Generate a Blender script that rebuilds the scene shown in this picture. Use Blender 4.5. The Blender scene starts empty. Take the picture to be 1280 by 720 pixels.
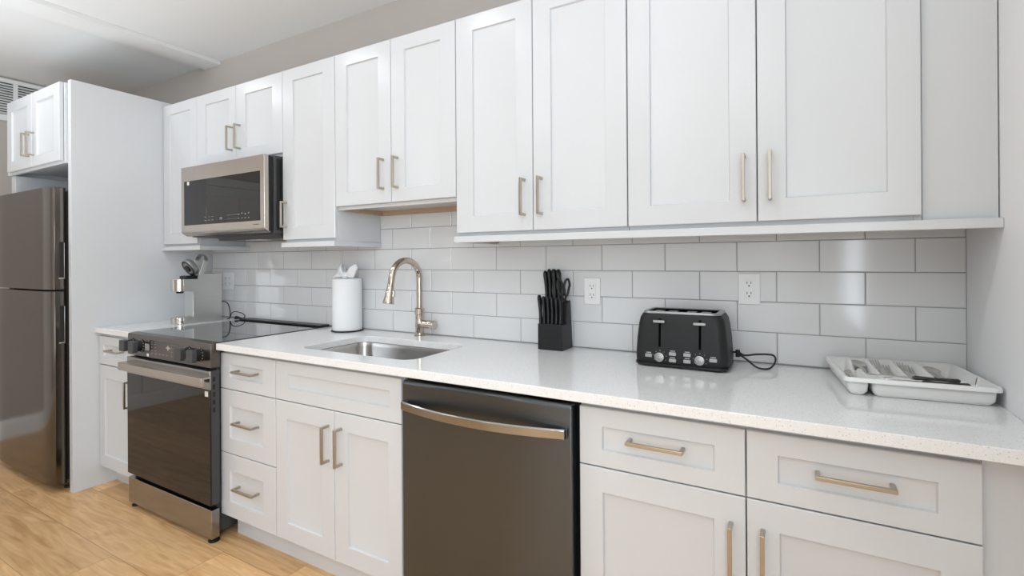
import bpy, bmesh, math, random
from mathutils import Vector, Matrix, Euler
random.seed(7)
PI = math.pi
C = bpy.context.scene.collection
SC = bpy.context.scene

# ---------------------------------------------------------------- camera
cd = bpy.data.cameras.new('camera'); cam = bpy.data.objects.new('camera', cd); C.objects.link(cam)
cd.sensor_fit = 'HORIZONTAL'; cd.sensor_width = 36.0
cd.lens = 622.11 / 1280 * 36.0
cd.shift_x = -(643.72 - 640) / 1280
cd.shift_y = (324.63 - 360) / 1280
cd.clip_start = 0.02
YAW, ROLL, PITCH = 0.5129, 0.0064, 0.0006
M = Matrix.Rotation(YAW, 4, 'Z') @ Matrix.Rotation(PI/2 + PITCH, 4, 'X') @ Matrix.Rotation(-ROLL, 4, 'Z')
cam.matrix_world = Matrix.Translation((2.8136, -1.9726, 1.2867)) @ M
SC.camera = cam

# ---------------------------------------------------------------- light
w = bpy.data.worlds.new('world'); SC.world = w; w.use_nodes = True
w.node_tree.nodes['Background'].inputs[0].default_value = (0.8, 0.85, 0.9, 1)
w.node_tree.nodes['Background'].inputs[1].default_value = 0.2
SC.view_settings.view_transform = 'Standard'; SC.view_settings.look = 'None'
SC.view_settings.gamma = 1.0; SC.view_settings.use_curve_mapping = False
SC.view_settings.exposure = 0.0

def area(name, loc, rot, size, power, color=(1, 1, 1), shape='DISK', size_y=None, spread=None):
    l = bpy.data.lights.new(name, 'AREA'); l.shape = shape; l.size = size
    if size_y: l.size_y = size_y
    l.energy = power; l.color = color
    if spread: l.spread = spread
    o = bpy.data.objects.new(name, l); C.objects.link(o); o.location = loc; o.rotation_euler = rot
    return o

WARM = (0.90, 0.95, 1.0)
DOWN_W = 3.3
DOWNLIGHTS = [(-0.92, -1.15), (0.2, -1.15), (1.25, -1.15), (2.35, -1.15), (-0.92, -2.9), (0.7, -2.9), (2.3, -2.9)]  # rear row of three added out of view for more bounce light
for x, y in DOWNLIGHTS:
    area('ceiling_downlight_glow', (x, y, 2.652), (0, 0, 0), 0.13, DOWN_W, WARM)
# daylight lamps added to even the light, at made-up windows out of view
FILL_DAY = (0.81, 0.91, 1.0)
area('fill_daylight', (1.60, -4.27, 0.85), (PI/2, 0, 0), 2.2, 8, (0.74, 0.88, 1.0), 'RECTANGLE', 1.2)
area('fill_daylight', (3.235, -3.15, 1.50), (0, PI/2, 0), 1.5, 68, FILL_DAY, 'RECTANGLE', 1.5)
area('fill_daylight', (-2.22, -3.45, 1.40), (0, -PI/2, 0), 2.0, 8, FILL_DAY, 'RECTANGLE', 1.3)
# uplights added out of view to brighten the white ceiling
def fill_uplight(loc, power):
    l = bpy.data.lights.new('fill_uplight', 'SPOT'); l.energy = power; l.color = (0.80, 0.91, 1.0); l.spot_size = math.radians(150); l.spot_blend = 1.0; l.shadow_soft_size = 0.45
    o = bpy.data.objects.new('fill_uplight', l); C.objects.link(o); o.location = loc; o.rotation_euler = (PI, 0, 0)
fill_uplight((-0.7, -1.95, 1.05), 128)
fill_uplight((2.5, -2.30, 1.05), 150)

# ---------------------------------------------------------------- materials
def mat(name, color, rough=0.5, metal=0.0, spec=0.5, noise=0.0, nscale=8.0, bump=0.0, bscale=200.0, stretch=None, coat=0.0, emit=None):
    m = bpy.data.materials.new(name); m.use_nodes = True
    nt = m.node_tree; b = nt.nodes['Principled BSDF']
    b.inputs['Base Color'].default_value = (*color, 1); b.inputs['Roughness'].default_value = rough
    b.inputs['Metallic'].default_value = metal; b.inputs['Specular IOR Level'].default_value = spec
    b.inputs['Coat Weight'].default_value = coat; b.inputs['Coat Roughness'].default_value = 0.04
    if emit:
        b.inputs['Emission Color'].default_value = (*emit[:3], 1); b.inputs['Emission Strength'].default_value = emit[3]
    tc = nt.nodes.new('ShaderNodeTexCoord'); mp = nt.nodes.new('ShaderNodeMapping')
    nt.links.new(tc.outputs['Object'], mp.inputs[0])
    if stretch: mp.inputs['Scale'].default_value = stretch
    n = nt.nodes.new('ShaderNodeTexNoise'); n.inputs['Scale'].default_value = nscale; n.inputs['Detail'].default_value = 4
    nt.links.new(mp.outputs[0], n.inputs['Vector'])
    mx = nt.nodes.new('ShaderNodeMix'); mx.data_type = 'RGBA'
    a = max(noise, 0.01)
    mx.inputs['A'].default_value = (*[c*(1-a) for c in color], 1)
    mx.inputs['B'].default_value = (*[min(1, c*(1+a)) for c in color], 1)
    nt.links.new(n.outputs['Fac'], mx.inputs['Factor']); nt.links.new(mx.outputs['Result'], b.inputs['Base Color'])
    if bump:
        n2 = nt.nodes.new('ShaderNodeTexNoise'); n2.inputs['Scale'].default_value = bscale
        nt.links.new(mp.outputs[0], n2.inputs['Vector'])
        bp = nt.nodes.new('ShaderNodeBump'); bp.inputs['Strength'].default_value = bump; bp.inputs['Distance'].default_value = 0.002
        nt.links.new(n2.outputs['Fac'], bp.inputs['Height']); nt.links.new(bp.outputs[0], b.inputs['Normal'])
    return m

CAB = mat('cabinet_white', (0.62, 0.63, 0.642), 0.24)
WALLW = mat('wall_white', (0.84, 0.84, 0.84), 0.6, bump=0.05)
TAUPE = mat('wall_taupe', (0.50, 0.455, 0.42), 0.7, bump=0.05)
CEILM = mat('ceiling_white', (0.78, 0.78, 0.77), 0.8)
TRIMW = mat('trim_white', (0.82, 0.82, 0.82), 0.4)
TILE = mat('tile_white', (0.69, 0.69, 0.685), 0.10, noise=0.02, nscale=5, bump=0.03, bscale=7)
GROUT = mat('grout_grey', (0.30, 0.30, 0.295), 0.9)
GOLD = mat('champagne_brass', (0.46, 0.415, 0.345), 0.30, 1.0, stretch=(1, 1, 60), noise=0.05)
STEEL = mat('bronze_steel', (0.33, 0.32, 0.31), 0.16, 1.0, noise=0.04, nscale=3, stretch=(60, 60, 1))
STEELD = mat('dark_bronze_steel', (0.125, 0.138, 0.152), 0.24, 1.0, noise=0.05, nscale=4, stretch=(50, 50, 1))
STEELF = mat('fridge_steel', (0.150, 0.134, 0.116), 0.15, 1.0, noise=0.03, nscale=3, stretch=(60, 60, 1))
STEELL = mat('light_bronze_steel', (0.52, 0.465, 0.415), 0.26, 1.0, noise=0.04, nscale=4, stretch=(1, 60, 60))
SINKM = mat('sink_steel', (0.55, 0.54, 0.53), 0.22, 1.0, noise=0.06, nscale=4, stretch=(60, 60, 2))
SILVER = mat('brushed_silver', (0.62, 0.62, 0.61), 0.3, 1.0, noise=0.05, nscale=3, stretch=(2, 2, 50))
NICKEL = mat('polished_nickel', (0.56, 0.49, 0.425), 0.05, 1.0)
CHROME = mat('chrome', (0.62, 0.59, 0.56), 0.07, 1.0)
BGLASS = mat('black_glass', (0.012, 0.010, 0.009), 0.03, 0.0, 0.36)
COOKG = mat('cooktop_glass', (0.022, 0.020, 0.019), 0.03, 0.0, 1.0, coat=0.5)
BLACKM = mat('black_plastic', (0.010, 0.010, 0.0105), 0.36, spec=0.35)
BLACKG = mat('dark_grey_case', (0.045, 0.045, 0.047), 0.4)
RPANEL = mat('range_panel_metal', (0.16, 0.145, 0.135), 0.28, 1.0)
RUBBER = mat('black_rubber', (0.012, 0.012, 0.012), 0.6)
TOASTB = mat('toaster_black', (0.015, 0.015, 0.0152), 0.48, spec=0.3, bump=0.08, bscale=900)
GREYP = mat('toaster_grey', (0.33, 0.33, 0.33), 0.35, 0.6)
KNIFEB = mat('knife_block_black', (0.013, 0.013, 0.0135), 0.42, spec=0.3)
PAPER = mat('paper_white', (0.83, 0.83, 0.835), 0.95, bump=0.3, bscale=160)
PLASTW = mat('white_plastic', (0.80, 0.79, 0.77), 0.32)
OUTW = mat('outlet_white', (0.82, 0.82, 0.81), 0.35)
SLOT = mat('slot_dark', (0.03, 0.03, 0.03), 0.6)
WOODC = mat('cleat_wood', (0.46, 0.32, 0.21), 0.6, noise=0.2, nscale=14, stretch=(1, 12, 12))
MARK = mat('printed_marks', (0.70, 0.70, 0.68), 0.5)
MARKD = mat('printed_marks_dim', (0.30, 0.29, 0.28), 0.5)
CUTL = mat('cutlery_steel', (0.60, 0.57, 0.54), 0.16, 1.0)
CUTD = mat('cutlery_dark_handle', (0.045, 0.042, 0.042), 0.22, 0.3)
SATIN = mat('satin_silver', (0.40, 0.40, 0.395), 0.42, 1.0)
LENS = mat('lamp_lens', (0.8, 0.82, 0.85), 0.15)

_b = STEELD.node_tree.nodes['Principled BSDF']; _b.inputs['Anisotropic'].default_value = 1.0; _b.inputs['Anisotropic Rotation'].default_value = 0.25
VOID = mat('unlit_black', (0.002, 0.002, 0.002), 0.9, spec=0.0)
def quartz():
    m = mat('quartz_white', (0.80, 0.80, 0.79), 0.085, spec=0.6)
    nt = m.node_tree; b = nt.nodes['Principled BSDF']
    tc = nt.nodes.new('ShaderNodeTexCoord')
    base = None
    col = nt.nodes.new('ShaderNodeRGB'); col.outputs[0].default_value = (0.81, 0.805, 0.795, 1)
    prev = col.outputs[0]
    for sc, th, c, k in ((170, 0.20, (0.36, 0.355, 0.34), 0.55), (330, 0.22, (0.45, 0.45, 0.44), 0.5), (120, 0.15, (0.90, 0.90, 0.90), 0.8)):
        v = nt.nodes.new('ShaderNodeTexVoronoi'); v.inputs['Scale'].default_value = sc
        nt.links.new(tc.outputs['Object'], v.inputs['Vector'])
        r = nt.nodes.new('ShaderNodeMapRange'); r.inputs['From Min'].default_value = th; r.inputs['From Max'].default_value = th + 0.08
        r.inputs['To Min'].default_value = k; r.inputs['To Max'].default_value = 0
        nt.links.new(v.outputs['Distance'], r.inputs['Value'])
        s = nt.nodes.new('ShaderNodeSeparateColor'); nt.links.new(v.outputs['Color'], s.inputs[0])
        g = nt.nodes.new('ShaderNodeMath'); g.operation = 'GREATER_THAN'; g.inputs[1].default_value = 0.6
        nt.links.new(s.outputs[0], g.inputs[0])
        mu = nt.nodes.new('ShaderNodeMath'); mu.operation = 'MULTIPLY'
        nt.links.new(r.outputs[0], mu.inputs[0]); nt.links.new(g.outputs[0], mu.inputs[1])
        mx = nt.nodes.new('ShaderNodeMix'); mx.data_type = 'RGBA'
        nt.links.new(mu.outputs[0], mx.inputs['Factor']); nt.links.new(prev, mx.inputs['A']); mx.inputs['B'].default_value = (*c, 1)
        prev = mx.outputs['Result']
    nt.links.new(prev, b.inputs['Base Color'])
    return m
QUARTZ = quartz()

def floor_mat():
    m = bpy.data.materials.new('oak_planks'); m.use_nodes = True
    nt = m.node_tree; b = nt.nodes['Principled BSDF']; L = nt.links.new
    def math_(op, a, bb=None):
        n = nt.nodes.new('ShaderNodeMath'); n.operation = op
        for i, v in enumerate((a, bb)):
            if v is None: continue
            if isinstance(v, (int, float)): n.inputs[i].default_value = v
            else: L(v, n.inputs[i])
        return n.outputs[0]
    tc = nt.nodes.new('ShaderNodeTexCoord'); sp = nt.nodes.new('ShaderNodeSeparateXYZ'); L(tc.outputs['Object'], sp.inputs[0])
    W, LEN = 0.2505, 1.61
    v = math_('DIVIDE', math_('ADD', sp.outputs[1], 0.936), W); row = math_('FLOOR', v); fv = math_('SUBTRACT', v, row)
    u = math_('DIVIDE', math_('SUBTRACT', math_('SUBTRACT', sp.outputs[0], 0.597), math_('MULTIPLY', row, 0.4025)), LEN)
    ci = math_('FLOOR', u); fu = math_('SUBTRACT', u, ci)
    cb = nt.nodes.new('ShaderNodeCombineXYZ'); L(row, cb.inputs[0]); L(ci, cb.inputs[1])
    wn = nt.nodes.new('ShaderNodeTexWhiteNoise'); wn.noise_dimensions = '3D'; L(cb.outputs[0], wn.inputs['Vector'])
    # grain
    mp = nt.nodes.new('ShaderNodeMapping'); mp.inputs['Scale'].default_value = (1.3, 11, 1); L(tc.outputs['Object'], mp.inputs[0])
    off = nt.nodes.new('ShaderNodeVectorMath'); off.operation = 'SCALE'; off.inputs['Scale'].default_value = 40; L(wn.outputs['Color'], off.inputs[0])
    ad = nt.nodes.new('ShaderNodeVectorMath'); ad.operation = 'ADD'; L(mp.outputs[0], ad.inputs[0]); L(off.outputs[0], ad.inputs[1])
    n1 = nt.nodes.new('ShaderNodeTexNoise'); n1.inputs['Scale'].default_value = 2.2; n1.inputs['Detail'].default_value = 8; n1.inputs['Distortion'].default_value = 1.6; L(ad.outputs[0], n1.inputs['Vector'])
    mp2 = nt.nodes.new('ShaderNodeMapping'); mp2.inputs['Scale'].default_value = (3, 90, 1); L(ad.outputs[0], mp2.inputs[0])
    n2 = nt.nodes.new('ShaderNodeTexNoise'); n2.inputs['Scale'].default_value = 1.0; n2.inputs['Detail'].default_value = 4; L(mp2.outputs[0], n2.inputs['Vector'])
    vo = nt.nodes.new('ShaderNodeTexVoronoi'); vo.inputs['Scale'].default_value = 1.0
    mp3 = nt.nodes.new('ShaderNodeMapping'); mp3.inputs['Scale'].default_value = (1.7, 0.32, 1); L(ad.outputs[0], mp3.inputs[0]); L(mp3.outputs[0], vo.inputs['Vector'])
    kn = nt.nodes.new('ShaderNodeMapRange'); kn.inputs['From Min'].default_value = 0.015; kn.inputs['From Max'].default_value = 0.07; kn.inputs['To Min'].default_value = 0.55; kn.inputs['To Max'].default_value = 1; L(vo.outputs['Distance'], kn.inputs['Value'])
    r = nt.nodes.new('ShaderNodeValToRGB'); r.color_ramp.elements[0].position = 0.32; r.color_ramp.elements[1].position = 0.68
    r.color_ramp.elements[0].color = (0.56, 0.30, 0.122, 1); r.color_ramp.elements[1].color = (0.90, 0.58, 0.29, 1)
    mixf = math_('ADD', math_('MULTIPLY', n1.outputs['Fac'], 0.72), math_('MULTIPLY', n2.outputs['Fac'], 0.28))
    L(mixf, r.inputs[0])
    tone = nt.nodes.new('ShaderNodeMapRange'); tone.inputs['To Min'].default_value = 0.80; tone.inputs['To Max'].default_value = 1.12; L(wn.outputs['Value'], tone.inputs['Value'])
    fac = math_('MULTIPLY', tone.outputs[0], kn.outputs[0])
    gap = 0.0016
    def edge(f, width):
        d = math_('MULTIPLY', math_('MINIMUM', f, math_('SUBTRACT', 1.0, f)), width)
        return math_('GREATER_THAN', d, gap)
    e = math_('MULTIPLY', edge(fv, W), edge(fu, LEN))
    e2 = math_('ADD', math_('MULTIPLY', e, 0.38), 0.62)
    fac2 = math_('MULTIPLY', fac, e2)
    mx = nt.nodes.new('ShaderNodeVectorMath'); mx.operation = 'SCALE'; L(r.outputs[0], mx.inputs[0]); L(fac2, mx.inputs['Scale'])
    L(mx.outputs[0], b.inputs['Base Color']); b.inputs['Roughness'].default_value = 0.34
    bp = nt.nodes.new('ShaderNodeBump'); bp.inputs['Strength'].default_value = 0.25; bp.inputs['Distance'].default_value = 0.001
    L(math_('ADD', math_('MULTIPLY', n2.outputs['Fac'], 0.2), e), bp.inputs['Height']); L(bp.outputs[0], b.inputs['Normal'])
    return m
FLOORM = floor_mat()

# ---------------------------------------------------------------- mesh helpers
def new(): return bmesh.new()
def box(bm, x0, x1, y0, y1, z0, z1):
    vs = [bm.verts.new(p) for p in ((x0,y0,z0),(x1,y0,z0),(x1,y1,z0),(x0,y1,z0),(x0,y0,z1),(x1,y0,z1),(x1,y1,z1),(x0,y1,z1))]
    for f in ((0,3,2,1),(4,5,6,7),(0,1,5,4),(1,2,6,5),(2,3,7,6),(3,0,4,7)): bm.faces.new([vs[i] for i in f])
    return bm
def loft(bm, loops, cap0=True, cap1=True, closed=True):
    R = [[bm.verts.new(p) for p in lp] for lp in loops]
    n = len(R[0])
    for a, b in zip(R, R[1:]):
        for i in range(n if closed else n-1):
            j = (i+1) % n
            bm.faces.new((a[i], a[j], b[j], b[i]))
    if cap0: bm.faces.new(list(reversed(R[0])))
    if cap1: bm.faces.new(R[-1])
    return bm
def prism(bm, poly, axis, a, b):
    """poly: 2-d points; axis x: (y,z), y: (x,z), z: (x,y)"""
    def p(q, t): return {'x': (t, q[0], q[1]), 'y': (q[0], t, q[1]), 'z': (q[0], q[1], t)}[axis]
    return loft(bm, [[p(q, a) for q in poly], [p(q, b) for q in poly]])
def frame(d, up=None):
    d = Vector(d).normalized()
    up = Vector(up) if up else (Vector((0,0,1)) if abs(d.z) < 0.95 else Vector((0,1,0)))
    s = d.cross(up).normalized(); u = s.cross(d).normalized()
    return s, u
def sweep(bm, pts, rx, ry=None, n=10, up=None, rect=False, caps=True):
    pts = [Vector(p) for p in pts]; N = len(pts)
    loops = []; s = u = None
    for i, p in enumerate(pts):
        d = (pts[min(i+1, N-1)] - pts[max(i-1, 0)]).normalized()
        if s is None or up is not None: s, u = frame(d, up)
        else:
            s = (s - d*s.dot(d)).normalized(); u = s.cross(d).normalized()
        a = rx[i] if isinstance(rx, (list, tuple)) else rx
        b = a if ry is None else (ry[i] if isinstance(ry, (list, tuple)) else ry)
        if rect: loops.append([p + s*(a*c) + u*(b*e) for c, e in ((1,1),(-1,1),(-1,-1),(1,-1))])
        else: loops.append([p + s*(a*math.cos(2*PI*k/n)) + u*(b*math.sin(2*PI*k/n)) for k in range(n)])
    return loft(bm, loops, caps, caps)
def cyl(bm, p0, p1, r0, r1=None, n=24): return sweep(bm, [p0, p1], [r0, r0 if r1 is None else r1], n=n)
def lathe(bm, prof, c, n=32, axis=(0,0,1)):
    s, u = frame(axis); ax = Vector(axis).normalized(); c = Vector(c)
    loops = [[c + ax*z + (s*math.cos(2*PI*k/n) + u*math.sin(2*PI*k/n))*max(r, 1e-4) for k in range(n)] for r, z in prof]
    return loft(bm, loops)
def rrect(x0, x1, y0, y1, r, k=6):
    out = []
    for cx, cy, a0 in ((x1-r, y1-r, 0), (x0+r, y1-r, PI/2), (x0+r, y0+r, PI), (x1-r, y0+r, 1.5*PI)):
        for i in range(k+1):
            a = a0 + PI/2*i/k; out.append((cx + r*math.cos(a), cy + r*math.sin(a)))
    return out
def curve_pts(ctrl, n=8):
    """Catmull-Rom through control points"""
    P = [Vector(p) for p in ctrl]; P = [2*P[0]-P[1]] + P + [2*P[-1]-P[-2]]
    out = []
    for i in range(1, len(P)-2):
        for k in range(n):
            t = k/n; a, b, c, d = P[i-1:i+3]
            out.append(0.5*((2*b) + (c-a)*t + (2*a-5*b+4*c-d)*t*t + (3*b-a-3*c+d)*t**3))
    out.append(P[-2]); return out

ORIG = {}
def thing(name, label, cat, loc, rotz=0.0, group=None):
    o = bpy.data.objects.new(name, None); C.objects.link(o); o.empty_display_size = 0.05
    o.location = loc; o.rotation_euler = (0, 0, rotz); tag(o, label, cat, group)
    ORIG[o] = Matrix.Translation(loc) @ Matrix.Rotation(rotz, 4, 'Z')
    return o
def tag(o, label, cat, group=None):
    o['label'] = label; o['category'] = cat
    if group: o['group'] = group
    return o
def obj(name, bm, m, parent=None, bevel=0.0, seg=2, smooth=True, local=False, at=None, angle=0.6, label=None, subsurf=0):
    bmesh.ops.recalc_face_normals(bm, faces=bm.faces)
    me = bpy.data.meshes.new(name); bm.to_mesh(me); bm.free()
    o = bpy.data.objects.new(name, me); C.objects.link(o)
    if parent is not None:
        o.parent = parent; ORIG[o] = ORIG[parent]
        if not local: me.transform(ORIG[parent].inverted())
    elif at is not None:
        o.location = at; ORIG[o] = Matrix.Translation(at)
        if not local: me.transform(ORIG[o].inverted())
    else: ORIG[o] = Matrix.Identity(4)
    me.materials.append(m)
    if smooth:
        for p in me.polygons: p.use_smooth = True
        me.set_sharp_from_angle(angle=angle)
    if bevel:
        b = o.modifiers.new('bevel', 'BEVEL'); b.width = bevel; b.segments = seg; b.limit_method = 'ANGLE'; b.angle_limit = 0.6; b.harden_normals = False
    if subsurf:
        s = o.modifiers.new('subsurf', 'SUBSURF'); s.levels = subsurf; s.render_levels = subsurf
    if label: o['label'] = label
    return o
def struct(name, bm, m, **k):
    o = obj(name, bm, m, **k); o['kind'] = 'structure'; return o
def B(*a): return box(new(), *a)

# ---------------------------------------------------------------- layout constants (metres)
XP, XR, XL, YF, ZC = -0.703, 3.263, -2.25, -4.30, 2.66
ZT, ZTB = 0.9137, 0.8837            # worktop
YB, YU = -0.6248, -0.3026           # base / wall door fronts
YBB, YUB = -0.605, -0.2836          # base / wall carcass fronts

# ---------------------------------------------------------------- room shell
struct('floor', B(XL-0.1, XR+0.1, YF-0.1, 0.11, -0.1, 0.0), FLOORM)
struct('ceiling', B(XL-0.1, XR+0.1, YF-0.1, 0.11, ZC, ZC+0.1), CEILM)
struct('wall_back', B(XL-0.1, XR+0.1, 0.010, 0.11, 0, ZC), TAUPE)
struct('wall_right', B(XR, XR+0.1, YF-0.1, 0.010, 0, ZC), WALLW)
struct('wall_left', B(XL-0.1, XL, YF-0.1, 0.010, 0, ZC), TAUPE)
struct('wall_front', B(XL, XR, YF-0.1, YF, 0, ZC), TAUPE)
def skirting(name, poly_axis, a, b, at_, sgn):
    prof = [(0, 0), (0.014, 0), (0.014, 0.10), (0.009, 0.125), (0.004, 0.135), (0, 0.135)]
    bm = new()
    if poly_axis == 'x': prism(bm, [(at_ + sgn*p, z) for p, z in prof], 'x', a, b)
    else: prism(bm, [(at_ + sgn*p, z) for p, z in prof], 'y', a, b)
    struct(name, bm, TRIMW)
skirting('baseboard_back', 'x', XL+0.014, -1.602, 0.010, -1)
skirting('baseboard_left', 'y', YF+0.014, 0.010, XL, 1)
skirting('baseboard_front', 'x', XL, XR, YF, 1)
skirting('baseboard_right', 'y', YF+0.014, -0.67, XR, -1)
# door openings the shiny appliances reflect, and made-up windows framing the fill lamps
def opening(kind, n, wall, a, b, z0, z1, leaf):
    """a framed door or window on the front ('y') or left ('x') wall, between a and b"""
    def bx(bm, p, q, d, za, zb):
        if wall == 'y': box(bm, p, q, YF, YF+d, za, zb)
        elif wall == 'x': box(bm, XL, XL+d, p, q, za, zb)
        else: box(bm, XR-d, XR, p, q, za, zb)
    bm = new(); w_ = 0.085
    bx(bm, a-w_, a, 0.02, 0, z1+w_); bx(bm, b, b+w_, 0.02, 0, z1+w_); bx(bm, a, b, 0.02, z1, z1+w_)
    if z0 > 0.05: bx(bm, a, b, 0.02, z0-w_, z0)
    o = struct('%s_%d' % (kind, n), bm, TRIMW, bevel=0.003)
    if leaf is not None:
        bm = new(); bx(bm, a, b, 0.008, z0, z1)
        hh = (z1-z0)
        for k0, k1 in ((0.06, 0.46), (0.52, 0.95)):
            for u0, u1 in ((0.12, 0.46), (0.54, 0.88)):
                p, q = a+(b-a)*u0, a+(b-a)*u1
                bx(bm, p, q, 0.013, z0+hh*k0, z0+hh*k1)
        obj('leaf', bm, leaf, o, bevel=0.004)
opening('door', 1, 'y', -1.28, -0.48, 0.0, 2.05, TAUPE)
opening('door', 2, 'x', -2.32, -1.52, 0.0, 2.05, TRIMW)
opening('added_window', 1, 'y', 0.48, 2.72, 0.24, 1.46, None)
opening('added_window', 3, 'r', -3.95, -2.35, 0.70, 2.30, None)
opening('added_window', 2, 'x', -4.12, -2.78, 0.38, 2.42, None)
struct('trim_1', B(-0.79, -0.603, YF, 0.010, 2.633, ZC+0.001), CEILM, bevel=0.003)

# ---------------------------------------------------------------- tiled backsplash
def backsplash():
    t = thing('tile_backsplash', 'white glossy subway tile backsplash with thin grey grout lines behind the worktops', 'backsplash', (1.28, 0.0, ZT))
    obj('grout', B(XP, XR, 0.0015, 0.0095, ZT-0.02, 1.56), GROUT, t)
    rnd = random.Random(3); bm = new()
    W, H, g = 0.2565, 0.1078, 0.0011
    for r in range(6):
        z0, z1 = 0.9165 + r*H, 0.9165 + (r+1)*H
        x = (1.8589 if r % 2 else 1.73) - W*11
        while x < XR:
            a, b = max(x, XP), min(x + W, XR); x += W
            if b - a < 0.006: continue
            top = min(z1, 1.5585)
            tw = (rnd.random()-0.5)*0.00025; tv = (rnd.random()-0.5)*0.0002
            y0 = 0.0
            c = 0.0022
            f = [(a+g, y0+tw+0.0016, z0+g), (b-g, y0-tw+0.0016, z0+g), (b-g, y0-tw+0.0016+tv, top-g), (a+g, y0+tw+0.0016+tv, top-g)]
            i = [(a+g+c, y0+tw, z0+g+c), (b-g-c, y0-tw, z0+g+c), (b-g-c, y0-tw+tv, top-g-c), (a+g+c, y0+tw+tv, top-g-c)]
            bk = [(p[0], 0.004, p[2]) for p in f]
            loft(bm, [bk, f, i], True, True)
    obj('tiles', bm, TILE, t, smooth=False)
backsplash()

# ---------------------------------------------------------------- cabinet parts
def shaker(x0, x1, z0, z1, yf, th=0.018, l=0.066, r=0.066, t=0.072, b=0.072, dep=0.009, ch=0.0085):
    bm = new(); e = 0.0022
    def rc(d, y, dl=None):
        return [(x0+d, y, z0+d), (x1-d, y, z0+d), (x1-d, y, z1-d), (x0+d, y, z1-d)]
    ix0, ix1, iz0, iz1 = x0+l, x1-r, z0+b, z1-t
    inn = lambda d, y: [(ix0+d, y, iz0+d), (ix1-d, y, iz0+d), (ix1-d, y, iz1-d), (ix0+d, y, iz1-d)]
    loft(bm, [rc(0, yf+th), rc(0, yf+e), rc(e, yf), inn(0, yf), inn(ch*0.35, yf+dep*0.85), inn(ch, yf+dep)])
    return bm
def pull(p0, p1, face_y, out=0.035, wd=0.0095):
    """square bar pull between two points on the door face plane, legs at its ends"""
    bm = new(); p0, p1 = Vector(p0), Vector(p1); d = (p1-p0).normalized(); h = wd/2
    s = Vector((0, 1, 0)).cross(d)
    y_bar = face_y - out
    def blk(a, b, ya, yb, ha):
        loops = []
        for q in (a, b):
            loops.append([Vector((q.x, 0, q.z)) + s*ha*c + Vector((0, y, 0)) for c, y in ((-1, ya), (1, ya), (1, yb), (-1, yb))])
        loft(bm, loops)
    blk(p0, p1, y_bar - h, y_bar + h, h)
    blk(p0, p0 + d*wd, y_bar + h, face_y, h); blk(p1 - d*wd, p1, y_bar + h, face_y, h)
    return bm
def add_pull(door, p0, p1, face_y): return obj('handle', pull(p0, p1, face_y), GOLD, door, bevel=0.0012, seg=2)
def vpull(door, x, z0, z1, yf): return add_pull(door, (x, 0, z0), (x, 0, z1), yf)
def hpull(door, x0, x1, z, yf, rec=0.008): return add_pull(door, (x0, 0, z), (x1, 0, z), yf+rec)

def base_carcass(x0, x1, yf, parent, toe=(None, None), top=False):
    bm = new(); z0, z1, yb, t = 0.114, ZTB-0.0006, -0.0035, 0.018
    box(bm, x0, x0+t, yf, yb, z0, z1); box(bm, x1-t, x1, yf, yb, z0, z1)
    box(bm, x0+t, x1-t, yf, yb, z0, z0+t); box(bm, x0+t, x1-t, yb-0.006, yb, z0+t, z1)
    box(bm, x0+t, x1-t, yf, yf+0.018, z1-0.04, z1)
    box(bm, x0+t, x1-t, yf, yf+0.018, 0.68, 0.72)
    obj('carcass', bm, CAB, parent, bevel=0.0008, seg=1)
    a, b = toe[0] or x0, toe[1] or x1
    obj('toe_kick', B(a, b, -0.561, -0.545, 0, 0.116), CAB, parent)
def wall_carcass(x0, x1, zb, zt, parent, yf=YUB, rec=0.016, cleat_left=False, cleat=True, cl=0.0):
    bm = new(); t = 0.018; yb = -0.0015
    box(bm, x0, x0+t, yf, yb, zb, zt); box(bm, x1-t, x1, yf, yb, zb, zt)
    box(bm, x0+t, x1-t, yf, yb, zt-t, zt); box(bm, x0+t, x1-t, yf, yb, zb+rec, zb+rec+t)
    box(bm, x0+t, x1-t, yf, yf+t, zb, zb+rec); box(bm, x0+t, x1-t, yb-0.006, yb, zb+rec+t, zt-t)
    obj('carcass', bm, CAB, parent, bevel=0.0008, seg=1)
    if cleat:
        bm = new(); box(bm, x0+t+cl, x1-t, yb-0.018, yb, zb-0.008, zb+rec)
        if cleat_left: box(bm, x0+t, x0+t+0.016, yf+0.022, yb-0.018, zb-(0.006 if zb > 1.45 else 0.022), zb+rec)
        obj('hanging_cleat', bm, WOODC, parent, label='bare wood cleat under the cabinet')
G = 0.0015   # half gap between doors

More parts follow.
